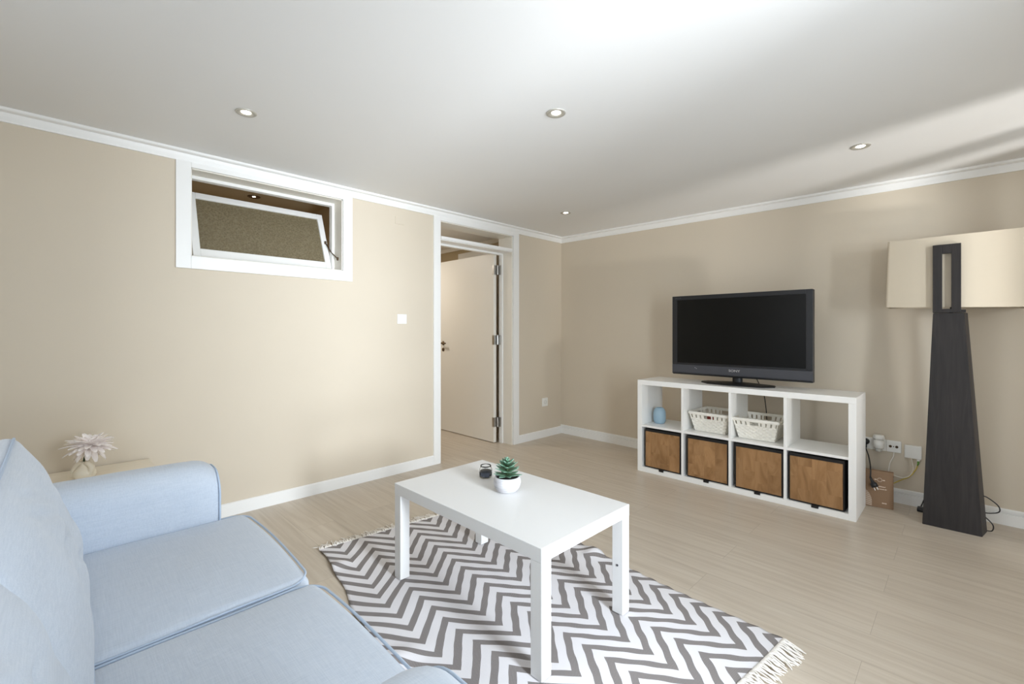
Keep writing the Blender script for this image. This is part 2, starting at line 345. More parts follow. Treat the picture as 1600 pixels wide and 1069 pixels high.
def round_box(hx, hy, hz, r, fn=None, n=12, ne=4):
    def ax(h):
        e = [h-r+r*math.tan(PI/4*k/ne) for k in range(1, ne+1)]
        m = [-(h-r)+2*(h-r)*k/n for k in range(n+1)]
        return [-x for x in e[::-1]]+m+e
    A = [ax(h) for h in (hx, hy, hz)]; H = (hx, hy, hz); bm = bmesh.new()
    for k in range(3):
        i, j = (k+1) % 3, (k+2) % 3
        for s in (-1, 1):
            g = []
            for a in A[i]:
                row = []
                for b in A[j]:
                    p = [0, 0, 0]; p[i] = a; p[j] = b; p[k] = s*H[k]; row.append(bm.verts.new(p))
                g.append(row)
            for x in range(len(g)-1):
                for y in range(len(g[0])-1): bm.faces.new((g[x][y], g[x+1][y], g[x+1][y+1], g[x][y+1]))
    bmesh.ops.remove_doubles(bm, verts=bm.verts, dist=1e-5)
    for v in bm.verts:
        q = Vector([max(-(H[k]-r), min(H[k]-r, v.co[k])) for k in range(3)]); d = v.co-q
        if d.length > 1e-7: v.co = q+d.normalized()*r
        if fn: v.co = Vector(fn(v.co))
    return bm
def text_bm(body, size, ext=0.0008):
    cu = bpy.data.curves.new('txt', 'FONT'); cu.body = body; cu.size = size; cu.extrude = ext; cu.align_x = 'CENTER'; cu.align_y = 'CENTER'
    o = bpy.data.objects.new('txt', cu); C.objects.link(o); bpy.context.view_layer.update()
    me = bpy.data.meshes.new_from_object(o.evaluated_get(bpy.context.evaluated_depsgraph_get()))
    bm = bmesh.new(); bm.from_mesh(me); bpy.data.objects.remove(o); bpy.data.curves.remove(cu); bpy.data.meshes.remove(me)
    return bm

# ------------------------------------------------------------------ room shell
SL = -0.01792                                  # the television wall runs very slightly out of square
def tvy(x): return SL*x
CT = 0.0165
def cz(x): return 2.268-CT*max(x, 0)             # the ceiling drops a little towards the terrace doors
XR, YN = 4.2, -5.2
def quad_block(bm, xy, z0, z1):
    """vertical prism over a plan polygon; z1 may be a function of x"""
    f = z1 if callable(z1) else (lambda x: z1)
    return loft(bm, [[(x, y, z0) for x, y in xy], [(x, y, f(x)) for x, y in xy]])
struct('floor', B(-2.6, XR+0.2, YN-0.2, 0.35, -0.1, 0.0), M['floor'])
bm = bmesh.new()
loft(bm, [[(-0.0, YN-0.2, cz(0)), (XR+0.2, YN-0.2, cz(XR+0.2)), (XR+0.2, 0.2, cz(XR+0.2)), (0, 0.2, cz(0))], [(0, YN-0.2, 2.5), (XR+0.2, YN-0.2, 2.5), (XR+0.2, 0.2, 2.5), (0, 0.2, 2.5)]])
struct('ceiling', bm, M['ceiling'])
# left wall with the doorway and the high window cut out
W0, W1, WZ0, WZ1 = -3.58, -2.629, 1.638, 2.176
D0, D1 = -1.73, -0.804
bm = bmesh.new()
for y0, y1, z0, z1 in ((YN-0.2, W0, 0, 2.5), (W0, W1, 0, WZ0), (W0, W1, WZ1, 2.5), (W1, D0, 0, 2.5), (D0, D1, 2.176, 2.5), (D1, 0.2, 0, 2.5)): box(bm, -0.2, 0, y0, y1, z0, z1)
struct('wall_left', bm, M['wall'])
struct('wall_back', quad_block(bmesh.new(), [(0, 0), (XR+0.2, tvy(XR+0.2)), (XR+0.2, 0.2), (0, 0.2)], 0, 2.5), M['wall'])
# right wall with two terrace door openings; near wall with an added window opening for the rear fill
OA0, OA1, OB0, OB1, OH = -3.42, -2.80, -1.50, -0.74, 2.06
bm = bmesh.new()
for y0, y1, z0, z1 in ((YN-0.2, OA0, 0, 2.5), (OA0, OA1, OH, 2.5), (OA1, OB0, 0, 2.5), (OB0, OB1, OH, 2.5), (OB1, 0.1, 0, 2.5)): box(bm, XR, XR+0.2, y0, y1, z0, z1)
struct('wall_right', bm, M['wall'])
bm = bmesh.new()
for x0, x1, z0, z1 in ((0, 1.4, 0, 2.5), (1.4, 3.4, 0, 0.9), (1.4, 3.4, 2.05, 2.5), (3.4, XR, 0, 2.5)): box(bm, x0, x1, YN-0.2, YN, z0, z1)
struct('wall_front', bm, M['wall'])
def frame_y(bm, x0, x1, y0, y1, z0, z1, w):
    box(bm, x0, x1, y0, y0+w, z0, z1); box(bm, x0, x1, y1-w, y1, z0, z1); box(bm, x0, x1, y0+w, y1-w, z1-w, z1)
bm = bmesh.new(); frame_y(bm, XR+0.05, XR+0.12, OA0, OA1, 0, OH, 0.06); struct('door_2', bm, M['trim'])
bm = bmesh.new(); frame_y(bm, XR+0.05, XR+0.12, OB0-0.05, OB1+0.05, 0, OH+0.05, 0.06); box(bm, XR, XR+0.1, -1.04, -0.93, 0, OH); struct('door_3', bm, M['trim'])
bm = bmesh.new()
for x0, x1, z0, z1 in ((1.4, 3.4, 0.9, 0.96), (1.4, 3.4, 1.99, 2.05), (1.4, 1.46, 0.96, 1.99), (3.34, 3.4, 0.96, 1.99), (2.37, 2.43, 0.96, 1.99)): box(bm, x0, x1, YN-0.14, YN-0.07, z0, z1)
struct('window_2', bm, M['trim'])
struct('floor_terrace', B(XR+0.2, 12, -9, 4, -0.1, -0.02), M['terrace'])

# cornice and skirting
def cornice(name, a, b, na, za, zb):
    """profile swept along a wall from a to b; na = direction into the room"""
    prof = [(0.0, 0.0), (0.0, -0.062), (0.011, -0.062), (0.012, -0.054), (0.019, -0.036), (0.024, -0.019), (0.028, -0.018), (0.044, -0.0165), (0.049, -0.015), (0.052, -0.011), (0.052, 0.004), (0, 0.004)]
    bm = bmesh.new(); n = Vector((na[0], na[1], 0))
    loft(bm, [[(p[0]+n.x*d, p[1]+n.y*d, z+h) for d, h in prof] for p, z in ((a, za), (b, zb))])
    return struct(name, bm, M['trim'])
cornice('trim_cornice_left', (0, YN), (0, 0), (1, 0), cz(0), cz(0))
cornice('trim_cornice_back', (0, 0), (XR, tvy(XR)), (SL, -1), cz(0), cz(XR))
def skirting(name, a, b, na, h=0.084, line=True):
    prof = [(0, 0), (0.013, 0), (0.013, h-0.030), (0.003, h-0.029), (0.003, h-0.023), (0.012, h-0.021), (0.012, h-0.004), (0.007, h), (0, h)]
    if not line: prof = [(0, 0), (0.013, 0), (0.013, h-0.006), (0.007, h), (0, h)]
    bm = bmesh.new(); n = Vector((na[0], na[1], 0))
    loft(bm, [[(p[0]+n.x*d, p[1]+n.y*d, z) for d, z in prof] for p in (a, b)])
    return struct(name, bm, M['trim'])
skirting('baseboard_left', (0, YN), (0, -1.80), (1, 0), 0.082, False)
skirting('baseboard_left.001', (0, -0.724), (0, 0), (1, 0), 0.082, False)
skirting('baseboard_back', (0, 0), (XR, tvy(XR)), (SL, -1), 0.098)

# doorway: casing, frame, transom bar, open leaf
d = sempty('door_1', (0, -1.27, 0))
def dpart(name, bm, m, parent=None, smooth=False, label=None):
    if parent is None:
        bmesh.ops.translate(bm, vec=(0, 1.27, 0), verts=bm.verts); parent = d
    o = obj(name, bm, m, parent, smooth, label=label); return o
bm = bmesh.new()
box(bm, 0.0, 0.016, -1.802, D0, 0, 2.208, 0.002); box(bm, 0.0, 0.016, D1, -0.722, 0, 2.208, 0.002); box(bm, 0.0, 0.016, D0, D1, 2.172, 2.208, 0.002)
dpart('casing', bm, M['trim'])
bm = bmesh.new()
box(bm, -0.2, 0.0, D0-0.001, D0+0.012, 0, 2.176); box(bm, -0.2, 0.0, D1-0.012, D1+0.001, 0, 2.176); box(bm, -0.2, 0.0, D0, D1, 2.166, 2.177)
dpart('jamb', bm, M['door'])
bm = bmesh.new(); box(bm, -0.004, 0.010, D0+0.01, D1-0.01, 2.010, 2.038, 0.002); box(bm, -0.205, -0.004, D0+0.01, D1-0.01, 2.004, 2.036); dpart('transom_bar', bm, M['trim'])
bm = bmesh.new(); box(bm, -0.170, -0.130, D0+0.011, D0+0.03, 0, 2.0); box(bm, -0.170, -0.130, D1-0.03, D1-0.011, 0, 2.0); box(bm, -0.170, -0.130, D0+0.03, D1-0.03, 1.985, 2.006); dpart('door_frame', bm, M['trim'])
leaf = dpart('door_leaf', B(-1.13, -0.190, -0.896, -0.858, 0.006, 2.008, bev=0.003), M['door'])
for z in (0.22, 1.09, 1.83):
    bm = lathe([(0.010, z-0.05), (0.010, z+0.05)], 14, cx=-0.174, cy=-0.853+1.27); box(bm, -0.210, -0.184, -0.8985+1.27, -0.8955+1.27, z-0.05, z+0.05); box(bm, -0.1905, -0.1875, -0.896+1.27, -0.85+1.27, z-0.05, z+0.05); box(bm, -0.174, -0.140, -0.840+1.27, -0.834+1.27, z-0.05, z+0.05)
    dpart('hinge', bm, M['chrome'], leaf, label='steel door hinge')
hb = bmesh.new(); lm = Matrix.Translation((-1.075, 0.374, 1.04)) @ Matrix.Rotation(PI/2, 4, 'X')
merge(hb, lathe([(0.024, 0), (0.024, 0.006), (0.012, 0.012), (0.010, 0.03)], 20), lm)
tube(hb, [(-1.075, 0.341, 1.04), (-1.06, 0.335, 1.04), (-0.98, 0.333, 1.04)], [0.010, 0.010, 0.008], 10)
dpart('handle', hb, M['bronze'], leaf, True, label='dark bronze door handle')
kb = bmesh.new(); merge(kb, lathe([(0.022, 0), (0.022, 0.006), (0.012, 0.010)], 20), Matrix.Translation((-1.075, 0.374, 0.965)) @ Matrix.Rotation(PI/2, 4, 'X'))
dpart('lock_rose', kb, M['bronze'], leaf, True)

# high window: casing, lining, tilted sash
w = sempty('window_1', (0, -3.1, 1.9))
def wpart(name, bm, m, parent=None, smooth=False):
    bmesh.ops.translate(bm, vec=(0, 3.1, -1.9), verts=bm.verts)
    return obj(name, bm, m, parent or w, smooth)
bm = bmesh.new()
box(bm, 0, 0.018, -3.656, W0, 1.562, 2.206, 0.002); box(bm, 0, 0.018, W1, -2.556, 1.562, 2.206, 0.002); box(bm, 0, 0.018, W0, W1, 1.562, WZ0, 0.002); box(bm, 0, 0.018, W0, W1, WZ1, 2.206, 0.002)
wpart('casing', bm, M['trim'])
bm = bmesh.new(); t = 0.006
box(bm, -0.2, 0.001, W0-0.001, W0+t, WZ0, WZ1); box(bm, -0.2, 0.001, W1-t, W1+0.001, WZ0, WZ1); box(bm, -0.2, 0.001, W0, W1, WZ0-0.001, WZ0+t); box(bm, -0.2, 0.001, W0, W1, WZ1-t, WZ1+0.001)
wpart('lining', bm, M['door'])
bm = bmesh.new(); a, b_ = -0.175, -0.128
box(bm, a, b_, W0+t, W0+0.024, WZ0+t, WZ1-t); box(bm, a, b_, W1-0.024, W1-t, WZ0+t, WZ1-t); box(bm, a, b_, W0+0.024, W1-0.024, WZ0+t, WZ0+0.022); box(bm, a, b_, W0+0.024, W1-0.024, WZ1-0.026, WZ1-t)
wpart('window_frame', bm, M['trim'])
ang = math.atan2(0.19, 0.449); SH = 0.488
sm = Matrix.Translation((-0.125, -3.1, 1.664)) @ Matrix.Rotation(-ang, 4, 'Y')
def sashbox(parts, bev=0.003):
    bm = bmesh.new()
    for p in parts: box(bm, *p, bev=bev)
    bmesh.ops.transform(bm, matrix=sm, verts=bm.verts); return bm
hw = 0.445
sash = wpart('sash', sashbox([(-0.035, 0, -hw, -hw+0.042, 0, SH), (-0.035, 0, hw-0.042, hw, 0, SH), (-0.035, 0, -hw+0.042, hw-0.042, 0, 0.055), (-0.035, 0, -hw+0.042, hw-0.042, SH-0.042, SH)]), M['trim'])
wpart('pane', sashbox([(-0.020, -0.014, -hw+0.036, hw-0.036, 0.05, SH-0.036)], 0), M['obscure'], sash)
bm = bmesh.new(); tube(bm, [(-0.205, -2.670, 1.872), (-0.15, -2.655, 1.80), (-0.06, -2.640, 1.735)], 0.004, 8)
merge(bm, lathe([(0.012, -0.004), (0.012, 0.006)], 14), Matrix.Translation((-0.062, -2.637, 1.735)) @ Matrix.Rotation(PI/2, 4, 'X'))
merge(bm, lathe([(0.012, -0.004), (0.012, 0.006)], 14), Matrix.Translation((-0.205, -2.672, 1.874)) @ Matrix.Rotation(PI/2, 4, 'X'))
wpart('stay', bm, M['bronze'], None, True)
bm = bmesh.new(); box(bm, -0.10, -0.075, W0+0.006, W0+0.012, 1.80, 1.83); box(bm, -0.10, -0.08, W0+0.006, W0+0.014, 1.715, 1.735); wpart('latch', bm, M['bronze'])

# rooms beyond the left wall
struct('wall_hall', B(-2.6, -0.45, -0.5, 0.2, 0, 2.4), M['hallwall'])
struct('wall_hall.001', B(-0.452, -0.2, 0.05, 0.2, 0, 2.4), M['hallwall'])
struct('wall_hall.002', B(-2.6, -2.4, YN-0.2, -0.5, 0, 2.4), M['hallwall'])
struct('wall_hall.003', B(-2.4, -0.2, YN-0.2, YN, 0, 2.4), M['hallwall'])
struct('wall_hall.004', B(-2.4, -0.2, -2.50, -2.40, 0, 2.4), M['hallwall'])
struct('ceiling.001', B(-2.6, -0.2, -2.45, 0.2, 2.262, 2.5), M['ceiling'])
struct('ceiling.002', B(-2.6, -0.2, YN-0.2, -2.45, 2.262, 2.5), M['hallwall'])
bm = bmesh.new(); box(bm, -1.27, -1.19, -0.52, -0.499, 0, 2.17); box(bm, -0.62, -0.55, -0.52, -0.499, 0, 2.17); box(bm, -1.19, -0.62, -0.52, -0.499, 2.10, 2.17); box(bm, -1.19, -0.62, -0.508, -0.499, 0, 2.10); struct('trim_hall_door', bm, M['trim'])
bm = bmesh.new(); box(bm, -2.4, -0.45, -0.53, -0.5, 2.22, 2.262); box(bm, -0.45, -0.42, -0.53, 0.05, 2.22, 2.262); struct('trim_hall_cornice', bm, M['trim'])

# ------------------------------------------------------------------ recessed spots
def spot(x, y, z, label, group, power=3.0, ringmat='ring', br=1.0):
    t = thing('recessed_spotlight', label, 'ceiling light', (x, y, z), 0, group)
    obj('trim_ring', lathe([(0.0445, 0.0005), (0.047, -0.003), (0.044, -0.006), (0.034, -0.006), (0.026, -0.003), (0.0215*br, -0.0015), (0.0215*br, 0.0005)], 32, cap=False), M[ringmat], t, True)
    obj('bulb', lathe([(0.0213*br, -0.001), (0.018*br, -0.003), (0.010*br, -0.0045), (0.0, -0.005)], 24), M['bulb'], t, True)
    l = bpy.data.lights.new('spot_glow', 'SPOT'); l.energy = power; l.color = (1, 0.90, 0.76); l.spot_size = math.radians(110); l.spot_blend = 0.8; l.shadow_soft_size = 0.03
    lo = bpy.data.objects.new('spot_glow', l); C.objects.link(lo); lo.parent = t; lo.location = (0, 0, -0.012)
    return t
for x, y, lab in ((0.845, -3.50, 'recessed round spotlight nearest the high tilted window'), (1.94, -2.452, 'recessed round spotlight above the coffee table, in the middle of the ceiling'),
                  (0.775, -0.90, 'small distant recessed spotlight near the ceiling corner beside the doorway'), (2.92, -0.968, 'recessed round spotlight above the shelf unit and floor lamp side')):
    spot(x, y, cz(x), lab, 'recessed ceiling spotlights')
spot(-0.70, -3.04, 2.262, 'recessed spotlight with a dark ring seen through the open high window', 'recessed ceiling spotlights', 2.5, 'bronze', 0.55)

# ------------------------------------------------------------------ rug
RA, RO = -math.atan2(0.113, 0.9936), (0.885, -3.17)
RL, RW = 1.84, 1.172
rug = thing('chevron_rug', 'flat woven cotton rug with grey and white zigzags and fringed ends under the coffee table', 'rug', (RO[0], RO[1], 0), RA)
def rug_edge(u):     # slightly wavy long edges
    return 0.012*math.sin(u*5.1+0.6)-0.028*math.sin(PI*u/RL)**2+0.006*math.sin(u*17)
def rug_z(u, v):
    h = 0.006+0.0035*(1+math.sin(u*9.0+v*3.0+math.sin(v*6)))*(0.3+0.7*math.exp(-((v-0.1)/0.35)**2))+0.0028*(1+math.sin(u*4-v*11))*(0.4+0.6*(v/RW)**2)
    h += 0.020*math.exp(-(((u-1.02)/0.05)**2+((v+0.0)/0.10)**2))+0.014*math.exp(-(((u-0.23)/0.04)**2+((v-0.0)/0.09)**2))+0.022*math.exp(-(((u-0.93)/0.05)**2+((v-RW)/0.07)**2))
    for lx, ly in ((0.527, 0.241), (1.40, 0.34), (0.47, 0.742), (1.345, 0.841)):
        d2 = ((u-lx)/0.10)**2+((v-ly)/0.10)**2; h = 0.006+(h-0.006)*(1-math.exp(-d2))
    return h
bm = bmesh.new(); NU, NV = 150, 96; g = []
uvl = bm.loops.layers.uv.new('UVMap')
for i in range(NU+1):
    row = []
    for j in range(NV+1):
        u, v = RL*i/NU, RW*j/NV
        vv = v+rug_edge(u)*(1-v/RW)+(0.014*math.sin(u*3.4+1)+0.004*math.sin(u*80))*(v/RW)
        x = u+0.006*math.sin(v*7)
        row.append(bm.verts.new((x, vv, rug_z(u, v))))
    g.append(row)
for i in range(NU):
    for j in range(NV):
        f = bm.faces.new((g[i][j], g[i+1][j], g[i+1][j+1], g[i][j+1]))
        for l, (a, b2) in zip(f.loops, ((i, j), (i+1, j), (i+1, j+1), (i, j+1))): l[uvl].uv = (RL*a/NU, RW*b2/NV)
o = obj('woven_panel', bm, M['rug'], rug, True); md = o.modifiers.new('thickness', 'SOLIDIFY'); md.thickness = 0.004; md.offset = -1
for end in (0, 1):
    bm = bmesh.new()
    for k in range(170):
        v = RW*(k+0.5)/170; u0 = RL*end+0.006*math.sin(v*7); s = 1 if end else -1
        vv = v+rug_edge(RL*end)*(1-v/RW)+(0.014*math.sin(RL*end*3.4+1))*(v/RW)
        L = random.uniform(0.045, 0.085); dv = random.gauss(0, 0.018); dv2 = random.gauss(0, 0.02)
        z = rug_z(RL*end, v)
        pts = spline([(u0-s*0.004, vv, z), (u0+s*0.012, vv+dv*0.2, z+0.004), (u0+s*L*0.6, vv+dv*0.7, max(0.004, 0.006+random.uniform(0, 0.006))), (u0+s*L, vv+dv+dv2*0.4, 0.0035+random.uniform(0, 0.004))], 4)
        tube(bm, pts, [0.0036]*4+[0.0028]*(len(pts)-6)+[0.0024, 0.0010], 5)
    f = obj('fringe', bm, M['fringe'], rug, True, label='white knotted cotton fringe'); f['kind'] = 'stuff'

# ------------------------------------------------------------------ coffee table
TT = 0.457
ct = thing('coffee_table', 'white rectangular coffee table with square legs standing on the zigzag rug', 'table', (1.876, -2.738, 0))
ct.rotation_euler[2] = 0.0
obj('tabletop', B(-0.466, 0.466, -0.278, 0.278, TT-0.05, TT, bev=0.0018), M['table'], ct)
for sx in (-1, 1):
    for sy in (-1, 1):
        a, b2 = sorted((sx*0.465, sx*0.415)); c, e = sorted((sy*0.277, sy*0.227))
        leg = obj('leg', B(a, b2, c, e, 0.0105, TT-0.0503, bev=0.0015), M['table'], ct)
        if (sx, sy) == (1, 1):
            pb = bmesh.new(); merge(pb, lathe([(0.0045, 0), (0.0045, 0.002)], 14), Matrix.Translation((0.44, 0.227, 0.21)) @ Matrix.Rotation(PI/2, 4, 'X'))
            obj('peg_hole', pb, M['speaker'], leg)

# candle jar
jar = thing('candle_jar', 'small glass jar with a dark candle on the far corner of the coffee table', 'candle', (1.655, -2.652, TT))
obj('glass', lathe([(0.026, 0), (0.0305, 0.003), (0.0315, 0.010), (0.0315, 0.042), (0.027, 0.052), (0.0265, 0.060), (0.0245, 0.060), (0.0245, 0.052), (0.029, 0.042), (0.029, 0.004), (0.0, 0.003)], 36, cap=False), M['glass'], jar, True)
obj('wax', lathe([(0.0285, 0.0045), (0.0285, 0.034), (0.0, 0.034)], 32), M['wax'], jar, True)
bm = bmesh.new(); rr = []
for k in range(13):
    a = math.radians(-95+k*7.5); rr.append([(0.0320*math.cos(a), 0.0320*math.sin(a), z) for z in (0.012, 0.030)])
loft(bm, rr, False, False); o = obj('label', bm, M['label'], jar, True)
# succulent
sc_ = thing('potted_succulent', 'green artificial succulent in a round white stone pot on the coffee table', 'plant', (1.868, -2.712, TT))
pb = lathe([(0.036, 0.0), (0.046, 0.004), (0.058, 0.022), (0.0625, 0.040), (0.061, 0.055), (0.0555, 0.068), (0.0515, 0.068), (0.054, 0.056), (0.0, 0.052)], 48, cap=False)
obj('pot', pb, M['pot'], sc_, True)
obj('soil', lathe([(0.0535, 0.050), (0.053, 0.058), (0.03, 0.062), (0.0, 0.063)], 32), M['soil'], sc_, True)
bm = bmesh.new(); uvl = bm.loops.layers.uv.new('UVMap')
def fat_leaf(bm, base, az, el, L, W, T, roll=0.0):
    mt = Matrix.Translation(base) @ Matrix.Rotation(az, 4, 'Z') @ Matrix.Rotation(-el, 4, 'Y')
    N, K = 9, 8; rings = []
    for i in range(N):
        t = i/(N-1); wv = W*(0.45+0.55*math.sin(PI*min(1, t*0.8+0.12)))*(1-t**5)**0.6 if t < 1 else 0.0005
        wv = max(wv, 0.0005); th = max(T*(1-0.75*t), 0.0004); zz = 0.10*L*t*t
        rings.append([mt @ Vector((L*t, wv*math.cos(2*PI*k/K), th*math.sin(2*PI*k/K)+zz+0.18*abs(wv*math.cos(2*PI*k/K)))) for k in range(K)])
    R = [[bm.verts.new(p) for p in r] for r in rings]
    for i in range(N-1):
        for k in range(K):
            f = bm.faces.new((R[i][k], R[i][(k+1) % K], R[i+1][(k+1) % K], R[i+1][k]))
            for l, tt in zip(f.loops, (i, i, i+1, i+1)): l[uvl].uv = (tt/(N-1), 0)
for lev, (n, z, L, el) in enumerate(((9, 0.070, 0.066, 4), (8, 0.086, 0.063, 13), (8, 0.103, 0.053, 20), (7, 0.119, 0.041, 30), (6, 0.131, 0.024, 50), (4, 0.140, 0.015, 66))):
    for k in range(n):
        fat_leaf(bm, (0, 0, z), 2*PI*(k+0.5*(lev % 2))/n+random.uniform(-.12, .12), math.radians(el+random.uniform(-6, 6)), L*random.uniform(0.92, 1.06), L*0.21+0.001, 0.0045)
obj('leaf_rosette', bm, M['succulent'], sc_, True)
obj('stem', lathe([(0.006, 0.058), (0.005, 0.135), (0.002, 0.142)], 10), M['stem'], sc_, True)

# ------------------------------------------------------------------ shelf unit
SX, SY, SW, SD, SHT = 1.362, -0.665, 1.497, 0.368, 0.770
shelf = thing('shelf_unit', 'white open shelf unit of eight cubes standing before the television wall', 'shelf', (SX, SY, 0))
o = obj('top_panel', B(0, SW, 0, SD, SHT-0.04, SHT, bev=0.0015), M['white'], shelf)
obj('bottom_panel', B(0.04, SW-0.04, 0.0005, SD, 0.0, 0.04, bev=0.001), M['white'], shelf)
for x in (0, SW-0.04): obj('side_panel', B(x, x+0.04, 0, SD, 0, SHT-0.0402, bev=0.0012), M['white'], shelf)
PIT = 0.3585
for i in range(1, 4): obj('divider', B(0.04+i*PIT-0.017, 0.04+i*PIT, 0.002, SD, 0.04, SHT-0.04, bev=0.0006), M['white'], shelf)
for i in range(4): obj('shelf_board', B(0.04+i*PIT, 0.04+(i+1)*PIT-0.017, 0.003, SD, 0.3765, 0.3935, bev=0.0006), M['white'], shelf)
SHZ = 0.3935
# boxes: board front edged in black
def storage_box(i, dx, rz, lab):
    x = SX+0.04+i*PIT+0.1707+dx
    t = thing('storage_box', lab, 'box', (x, SY+0.012, 0.0405), rz, 'wooden fronted storage boxes')
    h = 0.3215; wd = 0.155
    obj('body', B(-wd, wd, 0.005, 0.32, 0, h, bev=0.002), M['dark_gap'], t)
    obj('wood_front', B(-wd+0.009, wd-0.008, 0.0, 0.006, 0.011, h-0.020, bev=0.0015), M['blocks'], t)
    tb = B(-0.020, 0.020, -0.0145, 0.004, 0.0005, 0.006, bev=0.001); box(tb, -0.020, 0.020, -0.0165, -0.0125, -0.011, 0.006, 0.001)
    obj('pull_tab', tb, M['black'], t)
    return t
storage_box(0, 0.004, 0.0, 'wooden fronted storage box under the shelf with the blue vase')
storage_box(1, 0.0085, 0.0, 'wooden fronted storage box, second from the left in the bottom row')
storage_box(2, 0.0075, 0.0, 'wooden fronted storage box under the right white basket')
storage_box(3, -0.006, -0.012, 'wooden fronted storage box in the rightmost bottom cube')
# blue vase
vs = tag(obj('blue_vase', lathe([(0.034, 0), (0.040, 0.003), (0.050, 0.022), (0.052, 0.055), (0.050, 0.095), (0.043, 0.118), (0.033, 0.128), (0.031, 0.133), (0.027, 0.133), (0.027, 0.126), (0.036, 0.115), (0.044, 0.09), (0.044, 0.03), (0.0, 0.008)], 40, cap=False), M['bluevase'], None, True, loc=(1.478, -0.500, SHZ)), 'small sky blue ceramic vase on the upper left shelf', 'vase')
# woven baskets
def basket_parts(t):
    bx, by, tx, ty, H = 0.116, 0.128, 0.150, 0.165, 0.150
    def sec(z):
        k = z/H; return bx+(tx-bx)*k, by+(ty-by)*k
    bm = bmesh.new(); rows = 8; zs = [0.105*k/rows for k in range(rows+1)]
    def per(z, n):      # points round the perimeter: n per side pair (long x, long y)
        a, b2 = sec(z); P = []
        for k in range(n): P.append((-a+2*a*k/n, -b2))
        for k in range(n): P.append((a, -b2+2*b2*k/n))
        for k in range(n): P.append((a-2*a*k/n, b2))
        for k in range(n): P.append((-a, b2-2*b2*k/n))
        return P
    n = 26; N = 4*n; cols = []
    # woven body: bands bulge in and out alternately
    sub = 3
    for r in range(rows):
        for s in range(sub):
            z = zs[r]+(zs[r+1]-zs[r])*s/sub; ring = []
            for k, (x, y) in enumerate(per(z, n)):
                ph = 1 if ((k//2+r) % 2) else -1
                off = 0.0022*ph*(1 if s in (1, 2) else 0.2)
                d2 = math.hypot(x, y); side = k//n
                nx, ny = ((0, -1), (1, 0), (0, 1), (-1, 0))[side]
                ring.append(bm.verts.new((x+nx*off, y+ny*off, z)))
            cols.append(ring)
    cols.append([bm.verts.new((x, y, 0.105)) for x, y in per(0.105, n)])
    for a, b2 in zip(cols, cols[1:]):
        for k in range(N): bm.faces.new((a[k], a[(k+1) % N], b2[(k+1) % N], b2[k]))
    bm.faces.new(cols[0][::-1])
    bot, top = per(0.105, n), per(0.135, n)
    for k in range(N):
        side, q = divmod(k, n)
        hole = (q % 3 == 1) or (11 <= q <= 14)
        if hole: continue
        p, p2 = bot[k], bot[(k+1) % N]; u, u2 = top[k], top[(k+1) % N]
        f = bm.faces.new([bm.verts.new(c) for c in ((*p, 0.105), (*p2, 0.105), (*u2, 0.135), (*u, 0.135))])
    bmesh.ops.remove_doubles(bm, verts=bm.verts, dist=1e-4)
    o = obj('woven_body', bm, M['basket'], t); md = o.modifiers.new('t', 'SOLIDIFY'); md.thickness = 0.003; md.offset = -1
    rb = bmesh.new(); rings = []
    for dz, ex in ((0.132, 0.0), (0.132, 0.006), (0.140, 0.009), (0.151, 0.007), (0.154, 0.002), (0.150, -0.004), (0.134, -0.004)):
        a, b2 = sec(0.142); a += ex; b2 += ex; r = 0.014; pts = []
        for cx, cy, a0 in ((a-r, b2-r, 0), (-a+r, b2-r, 90), (-a+r, -b2+r, 180), (a-r, -b2+r, 270)):
            for k in range(5):
                an = math.radians(a0+k*22.5); pts.append((cx+r*math.cos(an), cy+r*math.sin(an), dz))
        rings.append(pts)
    rings.append(rings[0]); loft(rb, rings, True, False)
    auto_smooth(obj('rim', rb, M['basket'], t), 50)
b1 = thing('woven_basket', 'white woven basket in the cube next to the blue vase', 'basket', (1.935, -0.447, SHZ+0.0025), -0.03, 'white woven baskets')
basket_parts(b1)
b2_ = copy_tree(b1); b2_.location = (2.262, -0.458, SHZ+0.0025); b2_.rotation_euler = (0, 0, 0.03)
b2_['label'] = 'white woven basket in the third cube, behind which a black cable hangs'
pk = tag(obj('packet', B(-0.03, 0.03, -0.012, 0.012, 0.0, 0.115, bev=0.003), M['red'], None, loc=(1.93, -0.535, SHZ+0.006)), 'dark red packet seen through the grip hole of the left basket', 'packet')

# ------------------------------------------------------------------ television
tv = thing('television', 'black flat screen television with grey speaker bar on top of the shelf unit', 'television', (2.090, -0.44, SHT))
TW, T0, T1 = 0.505, 0.054, 0.704
bm = bmesh.new(); box(bm, -TW, TW, -0.04, 0.01, T0, T1, 0.006, 3); box(bm, -TW+0.08, TW-0.08, 0.01, 0.06, T0+0.06, T1-0.08, 0.012)
obj('housing', bm, M['bezel'], tv)
fr = bmesh.new(); z0s, z1s, xs = T0+0.098, T1-0.034, TW-0.042
box(fr, -TW+0.001, -xs, -0.046, -0.039, T0+0.082, T1-0.001, 0.002); box(fr, xs, TW-0.001, -0.046, -0.039, T0+0.082, T1-0.001, 0.002)
box(fr, -xs, xs, -0.046, -0.039, z1s, T1-0.001, 0.002); box(fr, -xs, xs, -0.046, -0.039, T0+0.082, z0s, 0.002)
obj('bezel', fr, M['bezel'], tv)
obj('screen', B(-xs, xs, -0.0425, -0.039, z0s, z1s), M['screen'], tv)
obj('speaker_panel', B(-TW+0.001, TW-0.001, -0.047, -0.038, T0+0.014, T0+0.0815, bev=0.002), M['speaker'], tv)
bm = bmesh.new(); box(bm, -TW, TW, -0.0475, -0.040, T0+0.008, T0+0.013, 0.001); obj('lower_trim', bm, M['black'], tv)
RX = Matrix.Rotation(PI/2, 4, 'X')
